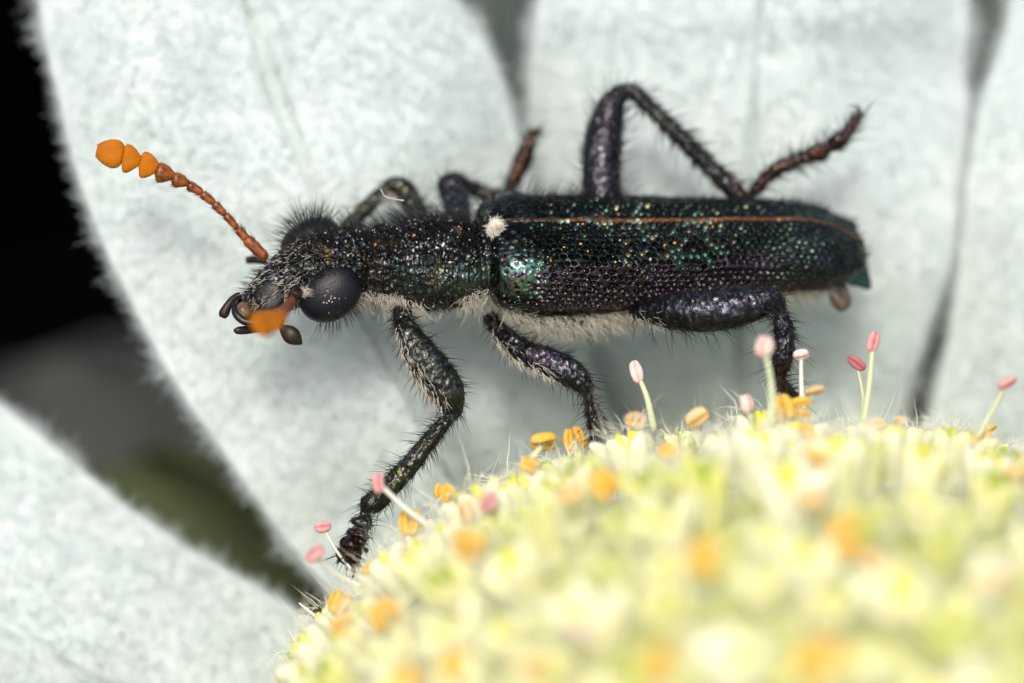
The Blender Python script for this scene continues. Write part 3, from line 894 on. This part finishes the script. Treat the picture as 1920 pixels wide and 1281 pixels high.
# ---- legs: one continuous surface each, claws and hair as children
def leg(st, name_label=None, tint_c=(0.035, 0.035, 0.05), brown_from=None, claws=None, flatten=0.85, sheen=None, dens=1.0, pale_side=None, hl=0.24):
    """st: stations px,py,w,radius(px)"""
    st = np.array(st, float)
    A0 = W(st[:, 0], st[:, 1], st[:, 2])
    u0 = np.concatenate([[0], np.cumsum(np.linalg.norm(np.diff(A0, axis=0), axis=-1))])
    n = int(u0[-1] / 0.022) + 2
    q = np.linspace(0, u0[-1], n)
    A = spline(u0, A0, q); r = np.maximum(spline(u0, st[:, 3], q), 2) / 100
    r[0] *= .6; r[-1] *= .6
    V, F, P = tube(A, r, 44, flat=(1.0, flatten))
    N = grid_normals(P, True)
    if ((N * (P - A[:, None])).sum(-1)).mean() < 0: N = -N
    relf = 0.010 * vnoise(P, 6, 3) - 0.040 * np.clip(vnoise(P, 13, 4), 0, 1) + .012 * vnoise(P, 22, 8)
    P = P + N * relf[..., None]
    V[:P.shape[0] * 44] = P.reshape(-1, 3)
    uu = np.broadcast_to((q / u0[-1])[:, None], P.shape[:2])
    base = np.broadcast_to(np.array(tint_c), P.shape).copy()
    if sheen is not None:  # sheen painted into the colour where the leg faces up and cameraward
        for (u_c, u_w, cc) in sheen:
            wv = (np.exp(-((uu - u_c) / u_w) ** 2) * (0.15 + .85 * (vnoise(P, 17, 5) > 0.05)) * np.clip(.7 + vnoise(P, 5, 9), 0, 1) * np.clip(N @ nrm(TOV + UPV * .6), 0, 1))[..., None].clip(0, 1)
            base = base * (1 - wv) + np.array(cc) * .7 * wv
    if brown_from is not None:
        wv = np.clip((uu - brown_from) / 0.06, 0, 1)[..., None]
        base = base * (1 - wv) + np.array([0.07, 0.028, 0.018]) * wv
    spk = np.clip(vnoise(P, 24, 51) * 2.4 - .6, 0, 1)[..., None]  # specks of painted highlight, strongest on the upper side of the leg
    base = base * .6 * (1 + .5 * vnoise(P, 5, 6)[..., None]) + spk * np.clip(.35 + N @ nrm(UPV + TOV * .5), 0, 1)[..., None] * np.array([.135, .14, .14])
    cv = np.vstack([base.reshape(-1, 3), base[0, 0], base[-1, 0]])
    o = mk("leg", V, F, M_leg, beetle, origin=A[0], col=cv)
    nseg = int(800 * dens * u0[-1] / 4)
    pp, nn, idx = pick(P, N, nseg)
    Tn = nrm(np.gradient(A, axis=0))[idx // 44]
    dr = nrm(nn * .7 + Tn * 0.75 + rng.normal(size=(nseg, 3)) * .15)
    ln = rng.uniform(.07, .16, nseg)
    longm = rng.random(nseg) < .22
    ln[longm] = rng.uniform(.18, hl + .18, longm.sum())
    dr[longm] = nrm(nn[longm] + Tn[longm] * .35 + rng.normal(size=(longm.sum(), 3)) * .15)
    Vh, Fh = hairs(pp, dr, ln, np.where(longm, .0085, .007), bend=Tn * .22, wob=.06)
    mk("hair", Vh, Fh, M_hair, o, kind="stuff")
    if pale_side is not None:
        u_a, u_b, dv, cnt, L0 = pale_side
        wv = ((uu > u_a) & (uu < u_b)) * np.clip(N @ nrm(np.array(dv, float)) + .1, 0, 1)
        pp, nn, idx = pick(P, N, cnt, wv)
        Tn = nrm(np.gradient(A, axis=0))[idx // 44]
        Vh, Fh = hairs(pp, nrm(nn * .5 + Tn * .9 + rng.normal(size=(cnt, 3)) * .2), rng.uniform(L0 * .5, L0 * 1.3, cnt), .006, bend=Tn * .1, wob=.1)
        mk("pale_hair", Vh, Fh, M_pale, o, kind="stuff")
    if claws:
        for cl in claws:
            cp = np.array([W(*p) for p in cl]); t = np.linspace(0, 1, 12)
            c_ = spline(np.linspace(0, 1, len(cp)), cp, t)
            Vc, Fc, _ = tube(c_, .045 * (1 - t * .85), 8)
            mk("claw", Vc, Fc, M_palp, o)
    return o
SV = RIGHT * -.8 - UPV * .5
GREY = (0.16, 0.15, 0.24)
leg([(752, 575, -.35, 16), (757, 603, -.2, 20), (768, 630, 0, 24), (788, 662, .1, 32), (812, 696, .1, 36), (834, 728, .1, 34), (846, 755, .05, 27), (850, 772, 0, 16), (842, 785, 0, 11), (826, 802, 0, 14),
     (800, 833, 0, 17), (768, 872, 0, 19), (735, 908, 0, 20), (708, 936, 0, 22), (690, 951, 0, 19), (684, 962, 0, 9), (684, 968, 0, 11), (680, 984, .02, 22), (679, 991, .02, 13), (674, 1004, .03, 25), (673, 1011, .03, 15),
     (664, 1026, .05, 28), (664, 1033, .05, 18), (652, 1050, .05, 27), (648, 1060, .05, 9)],
    tint_c=(0.05, 0.055, 0.045), brown_from=.86, claws=[[(648, 1048, .1), (636, 1050, .12), (631, 1058, .12)], [(660, 1060, .05), (664, 1075, .05), (659, 1088, .05)]],
    sheen=[(.28, .08, (.16, .20, .12)), (.62, .12, (.20, .19, .05))], pale_side=(.08, .36, SV, 420, .17), dens=1.3)
leg([(915, 590, -.9, 12), (930, 612, -.75, 16), (955, 640, -.5, 20), (990, 664, -.25, 24), (1025, 678, -.1, 27), (1060, 694, 0, 28), (1085, 712, 0, 24), (1100, 732, 0, 15), (1105, 745, 0, 10), (1110, 765, -.05, 15),
     (1117, 795, -.1, 17), (1124, 822, -.2, 17), (1128, 840, -.3, 14), (1130, 848, -.3, 9), (1136, 868, -.3, 15), (1142, 884, -.2, 9), (1150, 900, -.2, 13), (1158, 915, -.1, 7)],
    tint_c=(0.045, 0.04, 0.045), sheen=[(.36, .06, (.27, .17, .28)), (.43, .04, (.19, .21, .36))], pale_side=(.08, .42, -UPV - RIGHT * .3, 380, .22), dens=1.2)
leg([(1180, 560, -1.1, 18), (1195, 577, -.8, 22), (1225, 583, -.5, 26), (1262, 584, -.25, 34), (1310, 584, -.1, 39), (1360, 580, 0, 39), (1405, 572, 0, 34), (1440, 565, 0, 27), (1457, 570, 0, 20), (1464, 585, 0, 13), (1467, 605, 0, 18),
     (1471, 635, 0, 19), (1470, 662, 0, 20), (1463, 690, -.05, 18), (1458, 706, -.1, 12), (1464, 718, -.15, 12), (1477, 733, -.2, 12), (1487, 741, -.2, 9), (1497, 750, -.25, 9)],
    tint_c=(0.04, 0.04, 0.046), sheen=[(.40, .12, (.15, .17, .27)), (.50, .06, (.20, .16, .25))], brown_from=.80, claws=[[(1497, 750, -.2), (1508, 758, -.2), (1510, 768, -.2)]],
    pale_side=(.04, .2, -UPV, 160, .25), dens=1.5, hl=.42)
# legs on the far side
leg([(792, 430, -1.5, 16), (782, 405, -1.9, 19), (768, 375, -2.2, 22), (752, 352, -2.3, 21), (738, 347, -2.3, 16), (722, 358, -2.3, 14), (695, 382, -2.2, 15), (668, 410, -2.1, 15), (640, 440, -2.0, 12)],
    tint_c=(0.07, 0.075, 0.045), pale_side=(.1, .6, -UPV, 160, .3), dens=.9)
leg([(862, 430, -1.6, 18), (858, 395, -2.0, 24), (850, 365, -2.3, 25), (840, 343, -2.4, 20), (848, 335, -2.5, 14), (872, 345, -2.8, 14), (905, 362, -3.0, 15), (935, 372, -3.0, 14), (950, 362, -3.0, 10),
     (962, 340, -3.0, 15), (975, 312, -3.0, 17), (985, 288, -3.0, 17), (992, 268, -3.0, 11), (1000, 250, -3.0, 9), (1012, 246, -3.0, 6)],
    tint_c=(0.05, 0.05, 0.07), brown_from=.52, claws=[[(1000, 250, -3), (1012, 242, -3), (1020, 254, -3)]], dens=.9)
leg([(1132, 420, -1.6, 30), (1130, 380, -1.9, 37), (1128, 330, -2.0, 38), (1130, 280, -2.1, 38), (1138, 230, -2.2, 32), (1150, 192, -2.25, 24), (1168, 172, -2.3, 15), (1184, 170, -2.3, 13), (1202, 186, -2.3, 14),
     (1240, 222, -2.3, 15), (1290, 272, -2.3, 16), (1340, 322, -2.3, 17), (1380, 360, -2.3, 18), (1398, 374, -2.3, 13), (1409, 370, -2.3, 9), (1420, 352, -2.3, 11), (1446, 326, -2.3, 13), (1480, 306, -2.3, 13),
     (1515, 293, -2.3, 13), (1542, 285, -2.3, 17), (1554, 276, -2.3, 11), (1570, 266, -2.3, 18), (1584, 258, -2.3, 13), (1594, 240, -2.3, 8), (1606, 224, -2.3, 9), (1611, 214, -2.3, 7)],
    tint_c=(0.04, 0.035, 0.045), brown_from=.62, claws=[[(1610, 220, -2.3), (1612, 206, -2.3), (1603, 198, -2.35), (1590, 198, -2.4)]],
    sheen=[(.12, .08, (.09, .09, .11)), (.40, .10, (.12, .13, .07))], dens=1.7, hl=.34)

# ---- antennae
def seg(p0, p1, r0, r1, skew=0.0, down=None, n=12, flat=.55, kind='cone'):
    p0 = np.asarray(p0); p1 = np.asarray(p1)
    t = np.linspace(0, 1, n)
    if kind == 'tip':
        rr = r1 * np.sin(np.pi * (.16 + .75 * t ** .8)) ** .6 * (1 - .12 * t)
    else:
        if r1 > .13:
            rr = r1 * (.36 + .64 * np.sin(np.pi / 2 * np.minimum(1, t / .72)) ** 1.2) * (1 - np.clip((t - .8) / .2, 0, 1) ** 2.5 * .75)
        else:
            rr = (r0 + (r1 - r0) * t ** .8); rr[0] *= .5; rr[-1] *= .3; rr[-2] *= .85; rr[-3] *= .97
    path = p0 + (p1 - p0) * t[:, None]
    if down is not None:
        path = path + np.asarray(down) * (skew * (t ** 1.4))[:, None]
    return tube(path, rr, 16, flat=(1.0, flat))
def antenna(segs, clubs, name_origin):
    first = segs[0]
    o = None
    for i, (a, b, r0, r1, skew, down, kind) in enumerate(segs):
        V, F, P = seg(a, b, r0, r1, skew, down, kind=kind, flat=.8 if i < clubs else .33)
        m = (M_palp if clubs == 7 and i < 2 else M_ant) if i < clubs else M_club
        if o is None:
            o = mk("antenna", V, F, m, beetle, origin=a)
            root = o
        else:
            mk("antenna_segment", V, F, m, root)
        if True:
            k = 46 if i < clubs else 90
            N = nrm(P - P.mean(1, keepdims=True)); pp, nn, _ = pick(P, N, k)
            ax = nrm(np.asarray(b) - np.asarray(a))
            Vh, Fh = hairs(pp, nrm(nn * .5 + ax + rng.normal(size=(k, 3)) * .1), rng.uniform(.05, .14, k) * (1 if i < clubs else .35), .005 if i < clubs else .003, wob=.05)
            HA.append((Vh, Fh))
    return root
HA = []
AP = [(500, 486), (463, 449), (447, 431), (424, 404), (402, 382), (380, 363), (355, 345), (327, 331), (297, 316), (263, 302), (230, 292), (181, 282)]
AW = np.linspace(-.45, -.1, len(AP))
DN = -UPV * .8 - RIGHT * .35
segs = []
rads = [(.10, .12), (.08, .09), (.055, .085), (.06, .088), (.06, .092), (.065, .11), (.07, .14), (.08, .19), (.09, .25), (.11, .27), (.2, .285)]
skews = [0, 0, 0, .01, .02, .04, .07, .10, .07, .05, 0]
for i in range(11):
    a = W(*AP[i], AW[i]); b = W(*AP[i + 1], AW[i + 1])
    b = b + (b - a) * (.10 if i < 8 else .0)
    segs.append((a, b, rads[i][0], rads[i][1], skews[i], DN, 'tip' if i == 10 else 'cone'))
ant = antenna(segs, 8, None)
V, F = merge(HA); mk("hair", V, F, M_palp, ant, kind="stuff")
HA = []
# near antenna swings out towards the camera
NP = [(560, 545, .25), (552, 556, .5), (548, 560, .72), (545, 566, 1.0), (541, 571, 1.25), (537, 576, 1.5), (532, 581, 1.8), (526, 586, 2.1), (519, 591, 2.4), (509, 597, 2.75), (498, 604, 3.1), (478, 616, 3.5)]
segs = []
for i in range(11):
    r0, r1 = rads[i]
    segs.append((W(*NP[i]), W(*NP[i + 1]), r0, r1 * .95, skews[i], DN, 'tip' if i == 10 else 'cone'))
ant2 = antenna(segs, 7, None)
V, F = merge(HA); mk("hair", V, F, M_hair, ant2, kind="stuff")

# ---- mouthparts
def blob(c, ax, m, name, col=None):
    V, F, P = ellipsoid(c, ax, 28, 20)
    return mk(name, V, F, m, beetle), P
dA = nrm(RIGHT * .75 + UPV * .65); dB = nrm(-RIGHT * .65 + UPV * .75)
LB = lozenge([(476, 548, .06), (500, 526, .05), (524, 532, .07), (534, 558, .12), (520, 578, .16), (500, 582, .17), (482, 570, .12)], .035, "labrum", M_plate)
blob(W(466, 560, -.02), (nrm(RIGHT * .8 + UPV * .5) * .12, UPV * .16, TOV * .14), M_dark, "labrum")
blob(W(456, 584, .08), (RIGHT * .15, UPV * .18, TOV * .16), M_tan, "mandible")
blob(W(488, 588, .05), (nrm(RIGHT + UPV * .2) * .18, UPV * .13, TOV * .15), M_dark, "mandible")
def curve_part(pts, rads, m, name, fl=(1, .8)):
    t = np.linspace(0, 1, 22); k = np.linspace(0, 1, len(pts))
    c_ = spline(k, np.array([W(*p) for p in pts]), t)
    rr = np.maximum(spline(np.linspace(0, 1, len(rads)), np.array(rads) / 100, t), .008)
    V, F, P = tube(c_, rr, 18, flat=fl)
    return mk(name, V, F, m, beetle)
curve_part([(438, 570, .1), (442, 588, .2), (456, 602, .25), (476, 606, .25), (498, 602, .2)], [4, 7, 7, 8, 9], M_dark, "mandible")
curve_part([(450, 552, -.1), (438, 560, -.05), (427, 574, 0), (420, 588, 0), (417, 596, 0)], [5, 7, 8, 10, 6], M_palp, "palp")
curve_part([(500, 612, -.15), (480, 617, -.1), (462, 619, -.05), (445, 620, 0), (438, 619, 0)], [8, 7, 8, 7, 2], M_palp, "palp")
curve_part([(510, 596, -.1), (520, 600, 0), (528, 607, .05)], [6, 7, 8], M_palp, "palp")
# almond-shaped last joint of the near palp
tq = np.linspace(0, 1, 26); ca = np.array([W(524, 610, .05), W(545, 628, .1), W(567, 646, .1)])
c_ = spline([0, .5, 1], ca, tq)
V, F, P = tube(c_, .165 * np.sin(np.pi * (.05 + .95 * tq ** 1.15)) ** .9, 22, flat=(1, .45))
mk("palp", V, F, M_palp, beetle)
curve_part([(500, 492, -1.2), (480, 487, -1.3), (462, 488, -1.35)], [5, 8, 7], M_palp, "palp")

# ---- hair of the body
def bodyhair(cond, n, d_fn, lmin, lmax, r, m, name, parent, src=(BP, BN), wob=.12, bendv=None, K=6):
    pp, nn, _ = pick(src[0], src[1], n, cond.astype(float))
    d = nrm(d_fn(pp, nn) + rng.normal(size=(n, 3)) * (.16 if m is M_hair else .42))
    bd = None if bendv is None else np.broadcast_to(np.asarray(bendv, float), (n, 3))
    V, F = hairs(pp - nn * .01, d, rng.uniform(lmin, lmax, n), r, bend=bd, wob=wob, K=K)
    return mk(name, V, F, m, parent, kind='stuff')
X_, L_, Vr = BX, BLAT, BVER
FWD = -RIGHT
# long dark hair over head and pronotum
bodyhair((X_ > 560) & (X_ < 905) & (Vr > .15), 1500, lambda p, n: n + FWD * .45, .14, .46, .0068, M_hair, "hair", body, bendv=FWD * .25)
bodyhair((X_ > 470) & (X_ < 600) & (Vr > -.4), 420, lambda p, n: n * .8 + FWD * .6, .10, .34, .0065, M_hair, "hair", body, bendv=-UPV * .25)
bodyhair((X_ > 640) & (X_ < 905) & (L_ > .1) & (Vr < .6), 700, lambda p, n: n * .5 - RIGHT * .2 - UPV * .5, .08, .22, .0065, M_hair, "hair", body)
bodyhair((X_ > 560) & (X_ < 720) & (L_ > -.4) & (Vr < -.3), 240, lambda p, n: n + RIGHT * .15 - UPV * .5, .22, .5, .0062, M_hair, "hair", body, bendv=RIGHT * .2)
# pale face hair, curved
bodyhair((X_ > 470) & (X_ < 600) & (L_ > -.5) & (Vr > -.5), 480, lambda p, n: n * .5 + FWD * .6 - UPV * .4, .08, .20, .0062, M_pale, "pale_hair", body, bendv=-UPV * .35)
bodyhair((X_ > 486) & (X_ < 528) & (L_ > -.3), 140, lambda p, n: n * .7 + FWD * .7, .10, .2, .007, M_pale, "pale_hair", body, bendv=-UPV * .4)
# pale wool on the underside
bodyhair((X_ > 640) & (X_ < 790) & (Vr < -.25) & (L_ > -.6), 1500, lambda p, n: n * .8 + RIGHT * .3 - UPV * .5, .12, .38, .0062, M_pale, "pale_hair", body, bendv=RIGHT * .3, wob=.3)
bodyhair((X_ > 790) & (X_ < 850) & (Vr < -.6), 350, lambda p, n: n * .8 + RIGHT * .3, .10, .25, .0062, M_pale, "pale_hair", body, wob=.3)
bodyhair((X_ > 860) & (X_ < 940) & (Vr < -.15 - (X_ - 860) * .0) & (L_ > -.3), 750, lambda p, n: n * .6 - UPV * .1 + FWD * .3, .10, .30, .0066, M_pale, "pale_hair", body, wob=.45)
bodyhair((X_ > 925) & (X_ < 1230) & (Vr < -.45), 4200, lambda p, n: n * .8 + RIGHT * .5 - UPV * .2, .10, .46, .0058, M_pale, "pale_hair", body, wob=.3, bendv=RIGHT * .25)
bodyhair((X_ > 1230) & (X_ < 1560) & (Vr < -.3), 2200, lambda p, n: n * .8 + RIGHT * .5, .10, .3, .0066, M_pale, "pale_hair", body, wob=.3)
bodyhair((X_ > 930) & (X_ < 1200) & (Vr < -.3), 160, lambda p, n: n - UPV * .5, .3, .5, .006, M_hair, "hair", body)
bodyhair((X_ > 1380) & (X_ < 1580) & (Vr < -.2) & (L_ > -.2), 900, lambda p, n: n * .8 + RIGHT * .3 - UPV * .4, .12, .42, .006, M_pale, "pale_hair", body, wob=.3)
# eye lashes round the far eye
pf = EYF.reshape(-1, 3); nf = nrm(pf - far_c)
wv = np.clip(nf @ nrm(UPV - RIGHT * .25), 0, 1) ** 2
idx = rng.choice(len(pf), 230, p=wv / wv.sum())
V, F = hairs(pf[idx] - TOV * .02, nrm(nf[idx] * 1.1 + rng.normal(size=(230, 3)) * .14), rng.uniform(.22, .48, 230), .0065, bend=np.broadcast_to(FWD * .15 + UPV * .1, (230, 3)), wob=.08, K=7)
mk("hair", V, F, M_hair, eye_f, kind="stuff")
# lashes under the near eye
pn = EYP.reshape(-1, 3); nf = nrm(pn - near_c)
wv = np.clip(nf @ nrm(-UPV + RIGHT * .55), 0, 1) ** 3
idx = rng.choice(len(pn), 110, p=wv / wv.sum())
V, F = hairs(pn[idx] - TOV * .1, nrm(nf[idx] - UPV * .4 - TOV * .1 + rng.normal(size=(110, 3)) * .12), rng.uniform(.2, .42, 110), .0058, bend=np.broadcast_to(-RIGHT * .15, (110, 3)), wob=.08, K=6)
mk("hair", V, F, M_hair, eye_n, kind="stuff")
# white tuft in front of the near eye
k = 130
r0 = W(562, 548, .22) + rng.normal(size=(k, 3)) * .035
V, F = hairs(r0, nrm(RIGHT * 1.0 + UPV * .05 + TOV * .25 + rng.normal(size=(k, 3)) * .28), rng.uniform(.14, .28, k), .008, wob=.15)
mk("pale_hair", V, F, M_cream, eye_n, kind="stuff")
# hair on the wing cases
def elhair(P, N, X, n, cond, lmin, lmax, parent, r=.0062):
    pp, nn, _ = pick(P, N, n, cond.astype(float))
    V, F = hairs(pp, nrm(nn + RIGHT * .25 + rng.normal(size=(n, 3)) * .2), rng.uniform(lmin, lmax, n), r, bend=np.broadcast_to(RIGHT * .2, (n, 3)), wob=.1)
    mk("hair", V, F, M_hair, parent, kind="stuff")
elhair(EP, EN, EX, 750, (ET > .02) & (ET < .8), .05, .14, el_near)
elhair(EP, EN, EX, 120, (EX < 1010) & (ET < .7), .12, .32, el_near)
elhair(FP, FN, FX, 1500, (FT > .1) & (FT < .8), .06, .17, el_far)
elhair(FP, FN, FX, 130, (FX < 1150) & (FT < .6), .2, .45, el_far)
elhair(EP, EN, EX, 500, (EX > 1480), .06, .16, el_near)

# ---- pollen and dust on the beetle
def grains(src, n, smin, smax, cols, wgt=None):
    P_, N_ = src
    pp, nn, _ = pick(P_, N_, n, wgt)
    s = rng.uniform(smin, smax, n)
    base, bf, _ = ellipsoid(np.zeros(3), (RIGHT, UPV, TOV), 8, 6)
    Q_ = nrm(rng.normal(size=(n, 3)))
    sc_ = rng.uniform(.6, 1.5, (n, 1, 3))
    V = (base[None] * sc_ * s[:, None, None]) + (pp + nn * s[:, None] * .5)[:, None]
    nb = len(base)
    F = [ (f[None] + (np.arange(n) * nb)[:, None, None]).reshape(-1, f.shape[1]) for f in bf]
    ci = rng.integers(0, len(cols), n)
    C = np.repeat(np.array(cols)[ci], nb, 0)
    return V.reshape(-1, 3), F, C
WH = (.75, .75, .7); OR = (.65, .28, .05); YE = (.6, .55, .35)
gs = [grains((BP, BN), 230, .006, .015, [WH, WH, YE], ((BX > 560) & (BX < 905) & (BVER > -.7) & (BLAT > -.6)).astype(float)),
      grains((BP, BN), 14, .014, .026, [OR, OR, YE], ((BX > 690) & (BX < 905) & (BVER > .3) & (BLAT > -.2)).astype(float)),
      grains((EP, EN), 110, .006, .013, [WH, YE], ((EX < 1200) & (ET > .15)).astype(float)),
      grains((EP, EN), 14, .018, .030, [OR, YE], ((EX < 1400) & (ET < .5)).astype(float)),
      grains((EYP, nrm(EYP - near_c)), 13, .006, .014, [WH], np.clip(((EYP - near_c) @ nrm(-UPV * .2 + RIGHT * .15 + TOV)) - .3, 0, 1)),
      ]
Vs, Fs = merge([(g_[0], g_[1]) for g_ in gs])
mk("pollen_grains", Vs, Fs, M_pollen, col=np.vstack([g_[2] for g_ in gs]), kind='stuff', label="tiny white and orange pollen grains dusted over the beetle", category="pollen")
# white fibre caught above the pronotum
t = np.linspace(0, 1, 30)
c_ = spline([0, .3, .55, 1], np.array([W(714, 355, -.4), W(722, 368, -.4), W(738, 373, -.4), W(757, 376, -.4)]), t)
V, F, _ = tube(c_, np.full(30, .006) + .010 * np.abs(vnoise(c_, 10, 3)), 6)
mk("fibre", V, F, M_fiber, label="short bent white fibre caught in the hair above the beetle's pronotum", category="fibre")
